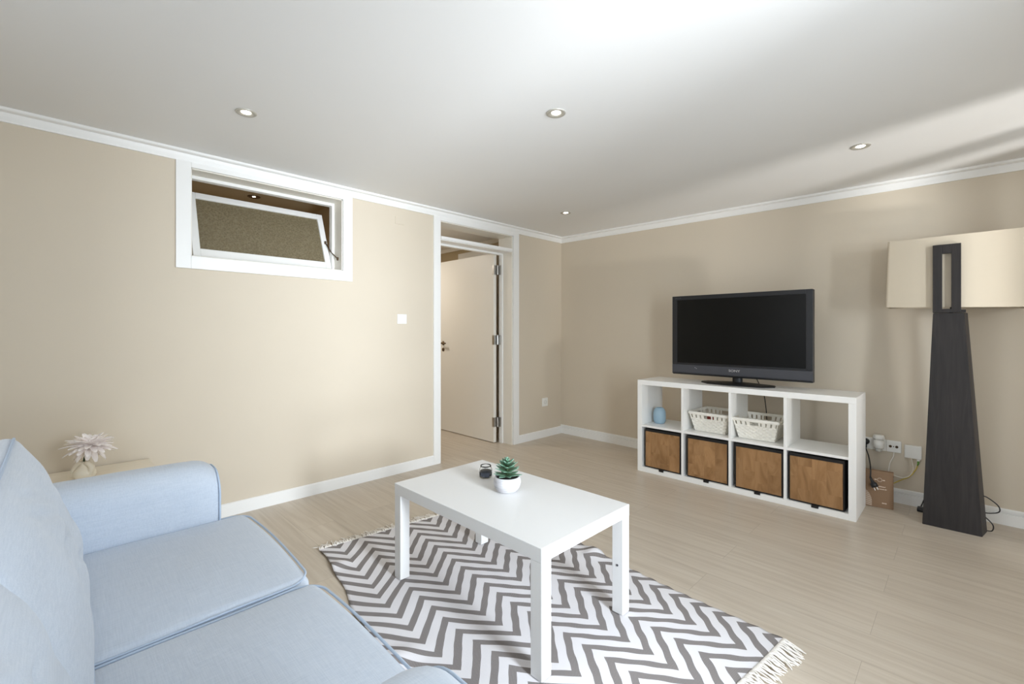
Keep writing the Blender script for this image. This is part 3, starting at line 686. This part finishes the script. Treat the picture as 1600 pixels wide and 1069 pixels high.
def lettering(body, size, x, y, z, parent, m, sx=1.0, rz=0.0, name='lettering'):
    t = text_bm(body, size); bmesh.ops.transform(t, matrix=Matrix.Translation((x, y, z)) @ Matrix.Rotation(rz, 4, 'Z') @ RX @ Matrix.Diagonal((sx, 1, 1, 1)), verts=t.verts)
    return obj(name, t, m, parent)
lettering('SONY', 0.025, -0.008, -0.0472, T0+0.052, tv, M['silver'], 1.25)
lettering('BRAVIA', 0.014, -0.452, -0.0464, T1-0.020, tv, M['speaker'], 1.1)
bm = bmesh.new()
for x, z in ((-0.31, 0.060), (-0.30, 0.054)): box(bm, x-0.003, x+0.003, -0.048, -0.046, T0+z, T0+z+0.003)
obj('indicator', bm, M['silver'], tv)
prof = [(0.036*math.cos(2*PI*k/24), 0.026*math.sin(2*PI*k/24)) for k in range(24)]
bm = bmesh.new(); loft(bm, [[(x, y+0.0, 0.010) for x, y in prof], [(x, y, T0+0.012) for x, y in prof]]); auto_smooth(obj('neck', bm, M['bezel'], tv))
bm = bmesh.new(); pl = [(-0.265, -0.035), (-0.19, -0.115), (0.0, -0.145), (0.20, -0.125), (0.27, -0.045), (0.255, 0.03), (0.12, 0.085), (-0.12, 0.085), (-0.25, 0.035)]
loft(bm, [[(x, y, 0.0005) for x, y in pl], [(x, y, 0.008) for x, y in pl], [(x*0.97, y*0.94, 0.011) for x, y in pl], [(x*0.3, y*0.35, 0.020) for x, y in pl]]); obj('stand_base', bm, M['black'], tv)
bm = bmesh.new(); tube(bm, spline([(0.10, 0.055, 0.10), (0.11, 0.12, 0.02), (0.115, 0.22, -0.05), (0.13, 0.24, -0.18), (0.14, 0.235, -0.30), (0.16, 0.23, -0.55), (0.30, 0.245, -0.75)], 8), 0.0035, 8); obj('power_cable', bm, M['black'], tv, True)

# ------------------------------------------------------------------ floor lamp
lamp = thing('floor_lamp', 'tall floor lamp with a dark tapering wooden base and wide cream shade', 'lamp', (3.275, -0.40, 0))
LZ = 1.298
def ringxy(x0, x1, y0, y1, z): return [(x0, y0, z), (x1, y0, z), (x1, y1, z), (x0, y1, z)]
bm = loft(bmesh.new(), [[(-0.127, -0.005, 0), (0.130, -0.005, 0), (0.152, 0.118, 0), (-0.105, 0.115, 0)], [(-0.081, 0.052, LZ-0.006), (0.056, 0.052, LZ-0.006), (0.071, 0.112, LZ-0.006), (-0.070, 0.112, LZ-0.006)]])
bmesh.ops.bevel(bm, geom=bm.edges[:], offset=0.002, segments=2, affect='EDGES')
obj('base', bm, M['wenge'], lamp)
bm = bmesh.new(); y0, y1 = 0.036, 0.056; xa, xb, za, zb = -0.081, 0.043, LZ-0.004, 1.706
wv = 0.042
box(bm, xa, xa+wv, y0, y1, za, zb, 0.0015); box(bm, xb-wv, xb, y0, y1, za, zb, 0.0015); box(bm, xa+wv, xb-wv, y0, y1, zb-0.055, zb, 0.0015); box(bm, xa+wv, xb-wv, y0, y1, za, za+0.022, 0.0015); box(bm, xa, xb+0.02, y1, y1+0.045, za, za+0.016)
obj('bracket', bm, M['wenge'], lamp)
def shade_ring(hw_, z, dy, ins=0.0):
    hw_ -= ins; hd = 0.125-ins; r = 0.014; cx, cy = -0.0, 0.190; P = []
    for sx, sy, a0 in ((1, 1, 0), (-1, 1, 90), (-1, -1, 180), (1, -1, 270)):
        for k in range(7):
            an = math.radians(a0+k*15); P.append((cx+sx*(hw_-r)+r*math.cos(an), cy+sy*(hd-r)+r*math.sin(an), z))
    return [(x, y, zz-(0.018*(x+0.30)/0.6 if dy else 0.0)) for x, y, zz in P]
zt, zb_ = 1.762, 1.336
rings = [shade_ring(0.309, zb_, True), shade_ring(0.297, zt, False), shade_ring(0.297, zt, False, 0.004), shade_ring(0.309, zb_, True, 0.004)]
rings.append(rings[0]); bm = bmesh.new(); loft(bm, rings, True, False); auto_smooth(obj('lamp_shade', bm, M['shade'], lamp), 50)
bm = bmesh.new(); tube(bm, [(-0.0, 0.09, LZ-0.01), (0.0, 0.19, LZ+0.01), (0.0, 0.19, LZ+0.12)], 0.008, 8); merge(bm, lathe([(0.018, 0), (0.018, 0.05)], 16), Matrix.Translation((0, 0.19, LZ+0.1))); obj('lamp_holder', bm, M['black'], lamp, True)
bm = bmesh.new(); tube(bm, spline([(0.115, 0.09, 0.215), (0.150, 0.11, 0.205), (0.195, 0.12, 0.165), (0.20, 0.12, 0.130), (0.165, 0.12, 0.112), (0.125, 0.118, 0.108)], 6), 0.0032, 8)
tube(bm, spline([(0.125, 0.118, 0.085), (0.145, 0.12, 0.082), (0.175, 0.12, 0.045), (0.172, 0.12, 0.012), (0.150, 0.118, 0.006), (0.120, 0.116, 0.010)], 6), 0.0032, 8); obj('cord', bm, M['black'], lamp, True)
bm = bmesh.new(); tube(bm, spline([(-0.10, 0.14, 0.13), (-0.125, 0.20, 0.10), (-0.140, 0.25, 0.05), (-0.146, 0.262, 0.03)], 6), 0.0032, 8); obj('cord', bm, M['black'], lamp, True)
bm = B(-0.165, -0.100, 0.225, 0.285, 0.0005, 0.024, bev=0.006); obj('cord_switch', bm, M['black'], lamp)

# ------------------------------------------------------------------ things on the television wall
def wall_at(x, z, name, lab, cat):       # an empty on the television wall, local -y faces the room
    return thing(name, lab, cat, (x, tvy(x), z), math.atan(SL))
def socket(bm_face, cx):
    merge(bm_face, lathe([(0.0195, 0.0), (0.0195, 0.003), (0.017, 0.003), (0.016, -0.004), (0.0, -0.004)], 24, cap=False), Matrix.Translation((cx, -0.009, 0)) @ RX)
so = wall_at(2.862, 0.383, 'double_power_socket', 'white double power socket on the wall beside the shelf unit', 'socket')
obj('plate', B(-0.075, 0.082, -0.010, 0, -0.040, 0.042, bev=0.003), M['plastic'], so)
for cx in (-0.035, 0.042):
    bm = bmesh.new(); socket(bm, cx); obj('outlet', bm, M['plastic'], so, True)
an = wall_at(2.984, 0.383, 'antenna_socket', 'white antenna socket plate with two round ports beside the plug-in device', 'socket')
obj('plate', B(-0.0385, 0.0405, -0.010, 0, -0.040, 0.040, bev=0.003), M['plastic'], an)
for cx in (-0.017, 0.017):
    bm = bmesh.new(); merge(bm, lathe([(0.0085, 0), (0.0085, 0.004), (0.005, 0.004), (0.005, 0.001), (0, 0.001)], 20, cap=False), Matrix.Translation((cx, -0.0095, 0.0)) @ RX); merge(bm, lathe([(0.002, 0), (0.002, 0.005)], 8), Matrix.Translation((cx, -0.0095, 0.0)) @ RX); obj('port', bm, M['bronze'], an, True)
obj('screw', B(-0.003, 0.003, -0.0115, -0.009, -0.003, 0.003), M['speaker'], an)
bm = bmesh.new(); tube(bm, spline([(0.001, -0.006, -0.039), (-0.002, -0.010, -0.07), (-0.020, -0.012, -0.12), (-0.028, -0.012, -0.19), (-0.028, -0.012, -0.26), (-0.02, -0.016, -0.30)], 6), 0.0036, 8); obj('cable', bm, M['ivory'], an, True)
pd = wall_at(2.908, 0.383, 'plug_in_freshener', 'round white plug-in device in the right hand socket', 'plug-in device')
obj('cap', lathe([(0.031, 0.046), (0.033, 0.050), (0.033, 0.064), (0.029, 0.074), (0.0, 0.076)], 28, cy=-0.046), M['plastic'], pd, True)
obj('body', lathe([(0.026, -0.018), (0.030, -0.012), (0.031, 0.030), (0.026, 0.036), (0.024, 0.043), (0.0, 0.044)], 28, cy=-0.046), M['plastic'], pd, True)
obj('bottle', lathe([(0.017, -0.040), (0.019, -0.036), (0.019, -0.020), (0.0, -0.018)], 24, cy=-0.046), M['translucent'], pd, True)
bm = bmesh.new(); box(bm, -0.018, 0.018, -0.030, -0.0105, -0.012, 0.028, 0.003); obj('plug', bm, M['plastic'], pd)
cd = wall_at(2.832, 0.396, 'extension_lead', 'short black extension lead plugged into the left socket, its free plug dangling', 'cord')
bm = bmesh.new(); merge(bm, lathe([(0.0215, 0.0105), (0.0215, 0.030), (0.017, 0.040), (0.0, 0.042)], 24), Matrix.Translation((0, 0, 0)) @ RX); box(bm, -0.008, 0.008, -0.038, -0.024, -0.045, -0.010, 0.004); obj('plug', bm, M['black'], cd, True)
bm = bmesh.new(); tube(bm, spline([(0, -0.031, -0.040), (0.012, -0.060, -0.062), (0.030, -0.12, -0.082), (0.050, -0.20, -0.122), (0.058, -0.246, -0.165), (0.056, -0.247, -0.198)], 8), 0.0042, 8); obj('cable', bm, M['black'], cd, True)
bm = bmesh.new(); merge(bm, lathe([(0.006, 0.0), (0.008, -0.02), (0.011, -0.035), (0.019, -0.042), (0.020, -0.066), (0.0, -0.068)], 20), Matrix.Translation((0.056, -0.247, -0.192)) @ Matrix.Rotation(-0.42, 4, 'Y') @ Matrix.Rotation(-0.08, 4, 'X')); fp = obj('free_plug', bm, M['black'], cd, True)
bm = bmesh.new()
for dx in (-0.008, 0.008): merge(bm, lathe([(0.0019, -0.066), (0.0019, -0.086)], 10), Matrix.Translation((0.056, -0.247, -0.192)) @ Matrix.Rotation(-0.42, 4, 'Y') @ Matrix.Rotation(-0.08, 4, 'X') @ Matrix.Translation((dx, 0, 0)))
obj('pin', bm, M['chrome'], fp)
ro = wall_at(3.087, 0.365, 'fibre_terminal_box', 'square white fibre terminal box on the wall beside the lamp base', 'router')
obj('housing', B(-0.045, 0.042, -0.028, 0, -0.043, 0.045, bev=0.005), M['plastic'], ro)
obj('connector', B(0.018, 0.032, -0.021, -0.009, -0.056, -0.042, bev=0.001), M['plastic'], ro)
bm = bmesh.new(); tube(bm, [(0.025, -0.015, -0.055), (0.024, -0.015, -0.075), (0.020, -0.015, -0.088)], [0.006, 0.005, 0.003], 8); obj('green_plug', bm, M['green'], ro, True)
bm = bmesh.new(); tube(bm, spline([(0.021, -0.015, -0.085), (0.010, -0.014, -0.12), (-0.02, -0.014, -0.170), (-0.06, -0.016, -0.200), (-0.105, -0.018, -0.235), (-0.135, -0.02, -0.255)], 6), 0.0032, 8); obj('cable', bm, M['yellow'], ro, True, label='yellow fibre cable')
bm = bmesh.new(); tube(bm, spline([(-0.010, -0.015, -0.042), (-0.004, -0.014, -0.08), (-0.001, -0.014, -0.12), (-0.02, -0.014, -0.165), (-0.055, -0.014, -0.185), (-0.10, -0.014, -0.180), (-0.13, -0.016, -0.165)], 6), 0.0028, 8); obj('cable', bm, M['ivory'], ro, True, label='ivory cable')
# cardboard box leaning on the skirting
cb = thing('cardboard_box', 'flat brown cardboard box standing on the floor against the wall beside the shelf unit', 'box', (2.917, -0.262, 0), 0.13)
cb.location = (2.902, -0.2665, 0.0)
obj('carton', B(-0.098, 0.098, 0.0, 0.036, 0.0005, 0.243, bev=0.0015), M['cardboard'], cb)
bm = bmesh.new(); box(bm, -0.096, 0.100, -0.0012, 0.036, 0.222, 0.2438, 0.0008); box(bm, 0.097, 0.0995, 0.004, 0.032, 0.004, 0.215, 0.0006); obj('flap', bm, M['cardboard'], cb)
bm = bmesh.new(); box(bm, 0.0978, 0.1003, 0.006, 0.03, 0.214, 0.222); obj('slot', bm, M['dark_gap'], cb)
bm = bmesh.new()
for k in range(17):      # fan of fine stripes in the lower left corner
    z = 0.008+k*0.0062; xr = -0.098+math.sqrt(max(0, 0.085**2-(max(0, z-0.03))**2*0.72))
    if xr > -0.094: box(bm, -0.0975, xr, -0.0006, 0.0004, z, z+0.0026)
obj('printed_stripes', bm, M['print'], cb)
bm = bmesh.new()
tube(bm, [(0.028+0.012*math.cos(2*PI*k/20), -0.0002, 0.186+0.012*math.sin(2*PI*k/20)) for k in range(20)], 0.0012, 5, True)
for x0 in (0.0, 0.0435): box(bm, x0, x0+0.012, -0.0006, 0.0004, 0.183, 0.189)
obj('printed_emblem', bm, M['print'], cb)
for x0, x1, z in ((0.000, 0.058, 0.139), (0.012, 0.064, 0.123)):
    x = x0; bm = bmesh.new()
    while x < x1:
        wd = random.uniform(0.003, 0.006); box(bm, x, min(x+wd, x1), -0.0006, 0.0004, z, z+random.uniform(0.004, 0.007)); x += wd+0.0012
    obj('printed_line', bm, M['print'], cb)
bm = bmesh.new()
for x in (0.040, 0.046, 0.053, 0.059): box(bm, x, x+0.0045, -0.0006, 0.0004, 0.030, 0.037)
obj('printed_mark', bm, M['print'], cb)

# small fittings on the left wall
def left_at(y, z, name, lab, cat): return thing(name, lab, cat, (0, y, z))
sw = left_at(-2.1185, 1.284, 'light_switch', 'white double rocker light switch on the wall left of the doorway', 'switch')
obj('frame', B(0, 0.010, -0.044, 0.044, -0.040, 0.040, bev=0.003), M['plastic'], sw)
for a, b2 in ((-0.031, -0.0006), (0.0006, 0.031)): obj('rocker', B(0.008, 0.0135, a, b2, -0.029, 0.029, bev=0.002), M['plastic'], sw)
so2 = left_at(-0.298, 0.390, 'power_socket', 'white single power socket low on the wall between doorway and corner', 'socket')
obj('plate', B(0, 0.010, -0.046, 0.046, -0.046, 0.046, bev=0.003), M['plastic'], so2)
bm = bmesh.new(); merge(bm, lathe([(0.0205, 0), (0.0205, 0.003), (0.018, 0.003), (0.017, -0.004), (0, -0.004)], 24, cap=False), Matrix.Translation((0.0095, 0, 0)) @ Matrix.Rotation(PI/2, 4, 'Y')); obj('outlet', bm, M['translucent'], so2, True)
cp = tag(obj('cover_plate', B(0, 0.004, -0.042, 0.042, -0.03, 0.03, bev=0.0015), M['wall'], None, loc=(0.0, -2.139, 2.102)), 'flat blank cover plate painted like the wall, high between window and doorway', 'cover plate')

# ------------------------------------------------------------------ side table with vase and flower
st = thing('side_table', 'pale birch side table half hidden behind the sofa arm', 'table', (0.0, 0, 0))
st.location = (0.215, -4.06, 0)
obj('tabletop', B(-0.20, 0.27, -0.27, 0.28, 0.405, 0.45, bev=0.002), M['birch'], st)
for x0 in (-0.20, 0.22):
    for y0 in (-0.27, 0.23): obj('leg', B(x0, x0+0.05, y0, y0+0.05, 0.0, 0.4048, bev=0.0015), M['birch'], st)
vz = thing('cream_vase', 'small cream ceramic vase with looped arms on the side table', 'vase', (0.262, -4.058, 0.4505))
obj('body', lathe([(0.022, 0), (0.036, 0.004), (0.043, 0.022), (0.042, 0.038), (0.030, 0.056), (0.019, 0.068), (0.015, 0.080), (0.017, 0.090), (0.013, 0.090), (0.011, 0.078), (0.0, 0.060)], 32, cap=False), M['ceramic'], vz, True)
k45 = Vector((0.7071, 0.7071, 0))
bm = bmesh.new(); tube(bm, spline([-k45*0.004+Vector((0, 0, 0.082)), -k45*0.030+Vector((0, 0, 0.074)), -k45*0.052+Vector((0, 0, 0.040)), -k45*0.056+Vector((0, 0, 0.010))], 6), 0.0135, 12); obj('looped_arm', bm, M['ceramic'], vz, True)
bm = bmesh.new(); tube(bm, spline([k45*0.002+Vector((0, 0, 0.074)), k45*0.022+Vector((0.004, -0.004, 0.080)), k45*0.040+Vector((0.004, -0.004, 0.058)), k45*0.030+Vector((0.006, -0.006, 0.028))], 6), 0.0125, 12); obj('looped_arm', bm, M['ceramic'], vz, True)
fl = thing('chrysanthemum', 'large pale pink artificial flower drooping from the cream vase', 'flower', (0.262, -4.058, 0.45))
head = Vector((0.018, 0.018, 0.168))
bm = bmesh.new(); tube(bm, spline([(-0.004, -0.004, 0.07), (-0.002, -0.002, 0.10), (0.006, 0.006, 0.13), tuple(head)], 6), 0.004, 8); obj('stem', bm, M['stem'], fl, True)
bm = bmesh.new()
for s in (-1, 1):
    pts = [head+Vector((0, 0, -0.012))]
    loft(bm, [[head+k45*(s*a+o_)+Vector((0.012, -0.012, z)) for o_ in (-wd, wd)] for a, z, wd in ((0.004, -0.006, 0.004), (0.010, -0.018, 0.009), (0.016, -0.032, 0.002))], False, False)
o = obj('leaf', bm, M['leafgreen'], fl, True); o.modifiers.new('t', 'SOLIDIFY').thickness = 0.0015
bm = bmesh.new()
def petal(base, az, el, L, W, curl):
    mt = Matrix.Translation(base) @ Matrix.Rotation(az, 4, 'Z') @ Matrix.Rotation(-el, 4, 'Y'); rings = []
    for i in range(7):
        t = i/6; wv = W*(0.35+0.65*math.sin(PI*(0.15+0.72*t)))*(1 if t < 0.95 else 0.55); zz = curl*L*t*t
        rings.append([mt @ Vector((L*t, wv*q, zz+0.35*wv*q*q)) for q in (-1, -0.5, 0, 0.5, 1)])
    loft(bm, rings, False, False)
for n, el, L, cu in ((11, -34, 0.088, -0.18), (16, -12, 0.100, -0.14), (18, 8, 0.102, -0.10), (16, 28, 0.090, -0.12), (13, 48, 0.068, -0.10), (9, 68, 0.046, -0.05)):
    for k in range(n):
        petal(head, 2*PI*k/n+random.uniform(-.14, .14)+el, math.radians(el+random.uniform(-8, 8)), L*random.uniform(0.86, 1.12), 0.0135, cu+random.uniform(-.12, .06))
o = obj('bloom', bm, M['petal'], fl, True); o.modifiers.new('t', 'SOLIDIFY').thickness = 0.0012

# ------------------------------------------------------------------ sofa
sofa = thing('sofa', 'light blue two seat slipcovered sofa with piped cushions at the left', 'sofa', (0, 0, 0))
AX = ((1.165, 1.385), (2.70, 2.92)); YF, YB = -3.722, -4.60
sofa.location = (2.04, -4.15, 0)
def sp(name, bm, m, parent=None, smooth=True, label=None):
    bmesh.ops.translate(bm, vec=(-2.04, 4.15, 0), verts=bm.verts); return obj(name, bm, m, parent or sofa, smooth, label=label)
auto_smooth(sp('base', B(1.17, 2.915, YB+0.02, YF+0.004, 0.05, 0.325, bev=0.015, seg=3), M['linen']))
for (x0, x1) in ((1.22, 1.27), (2.82, 2.87)):
    for y0 in (YF-0.10, YB+0.06): sp('foot', B(x0, x1, y0, y0+0.05, 0.0, 0.0502, bev=0.004), M['wenge'], None, False)
def arm_section(x0, x1, zt, n=10):
    w_, r = x1-x0, 0.095; P = [(x0, 0.06)]
    for k in range(n+1):
        a = PI-PI/2*k/n; P.append((x0+r+r*math.cos(a), zt-r+r*math.sin(a)))
    r2 = 0.085
    for k in range(n+1):
        a = PI/2-PI/2*k/n; P.append((x1-r2+r2*math.cos(a), zt-r2+r2*math.sin(a)))
    P.append((x1, 0.06)); return P
for (x0, x1) in AX:
    ys = [(YB, 0.665, -0.012), (YB+0.05, 0.675, 0), (-4.3, 0.688, 0), (-4.0, 0.690, 0), (-3.84, 0.688, 0), (YF-0.065, 0.686, 0), (YF-0.045, 0.682, 0), (YF-0.028, 0.675, 0), (YF-0.014, 0.665, -0.001), (YF-0.004, 0.652, -0.004), (YF, 0.642, -0.010)]
    bm = loft(bmesh.new(), [[(x, y, z) for x, z in arm_section(x0-e, x1+e, zt)] for y, zt, e in ys])
    arm = sp('arm', bm, M['linen']); auto_smooth(arm, 60)
    bm = bmesh.new(); tube(bm, [(x, YF-0.006, z+0.003) for x, z in arm_section(x0-0.003, x1+0.003, 0.655)], 0.0034, 8); sp('piping', bm, M['piping'], arm)
# back
auto_smooth(sp('back', B(1.24, 2.85, YB, YB+0.20, 0.06, 0.84, bev=0.05, seg=5), M['linen']), 60)
# seat cushions
SXS = ((1.372, 2.038), (2.046, 2.70)); 
for ci, (x0, x1) in enumerate(SXS):
    hx, hy, hz = (x1-x0)/2, 0.405, 0.082; cx, cy, czz = (x0+x1)/2, -3.642-hy, 0.398
    ext = 0.0
    def fn(c, hx=hx, hy=hy, hz=hz, ci=ci):
        x, y, z = c; u, v = x/hx, y/hy
        k = (1-min(1, u*u)**1.5)*(1-min(1, v*v)**2)
        z2 = z+(0.018*k if z > 0 else 0)+0.018*(y/hy)*0.5
        z2 += (0.0025*math.sin(x*9+y*5+ci)+0.002*math.sin(y*13-x*4))*(1 if z > 0 else 0)
        # front corners rounded in plan
        if y > hy-0.09:
            t = (y-(hy-0.09))/0.09; x = x*(1-0.045*t*t); 
        y2 = y+0.010*(1-u*u)*(1 if y > 0 else 0)
        return (x, y2, z2)
    bm = round_box(hx, hy, hz, 0.030, fn, 16, 4); bmesh.ops.translate(bm, vec=(cx, cy, czz), verts=bm.verts)
    cu = sp('seat_cushion', bm, M['linen'])
    r = 0.06; loop = []
    for sx, sy, a0 in ((1, 1, 0), (-1, 1, 90), (-1, -1, 180), (1, -1, 270)):
        for k in range(8):
            a = math.radians(a0+90*k/7); loop.append((sx*(hx-r)+r*math.cos(a), sy*(hy-r)+r*math.sin(a)))
    pts = []
    for (a, b2), (c, e) in zip(loop, loop[1:]+loop[:1]):
        n = max(1, int(math.hypot(c-a, e-b2)/0.03))
        for k in range(n): pts.append((a+(c-a)*k/n, b2+(e-b2)*k/n))
    P = [Vector(fn((x*0.992, y*0.996, hz-0.009)))+Vector((cx, cy, czz+0.0035)) for x, y in pts]
    bm = bmesh.new(); tube(bm, P, 0.0033, 8, True); sp('piping', bm, M['piping'], cu)
# back cushions
for ci, (x0, x1, dy, dz) in enumerate(((1.385, 2.31, -0.004, 0.022), (2.14, 2.78, -0.028, -0.01))):
    hx, hy, hz = (x1-x0)/2, 0.10, 0.2135; cx = (x0+x1)/2
    mt = Matrix.Translation((cx, -4.258+dy, 0.645+dz)) @ Matrix.Rotation(math.radians(18.6), 4, 'X')
    def fn(c, hx=hx, hy=hy, hz=hz, ci=ci):
        x, y, z = c; u, w_ = x/hx, z/hz
        e = (1-min(1, abs(u))**3)*(1-min(1, abs(w_))**2.2)
        z2 = z-0.020*max(0, w_)*abs(u)**5; x2 = x*(1-0.025*abs(w_)**3); y2 = y
        if y > 0:
            y2 += 0.036*e-0.020*abs(u)**6
            y2 += 0.004*math.sin(z*38+x*9+ci)*e+0.003*math.sin(x*31-z*11)*e
            for px_, pz, sl, wd, dp in ((0.06, 0.02, -0.15, 0.10, 0.022), (-0.06, -0.09, 0.25, 0.07, 0.017), (-0.14, -0.14, 0.2, 0.05, 0.010), (0.12, 0.09, 0.35, 0.12, 0.011), (0.10, 0.13, 0.35, 0.10, 0.009)):
                y2 -= dp*math.exp(-((z-pz-sl*(x-px_))/0.010)**2)*math.exp(-((x-px_)/wd)**2)
        return (x2, y2, z2)
    bm = round_box(hx, hy, hz, 0.028, fn, 40, 4); bmesh.ops.transform(bm, matrix=mt, verts=bm.verts)
    cu = sp('back_cushion', bm, M['linen'])
    pts = []
    for a in range(96):
        t = 2*PI*a/96; c_, s_ = math.cos(t), math.sin(t); q = (abs(c_)**14+abs(s_)**14)**(-1/14)
        pts.append((hx*c_*q, hz*s_*q))
    P = [mt @ (Vector(fn((x*0.975, hy-0.006, z*0.965)))+Vector((0, 0.002, 0))) for x, z in pts]
    bm = bmesh.new(); tube(bm, P, 0.0033, 8, True); sp('piping', bm, M['piping'], cu)
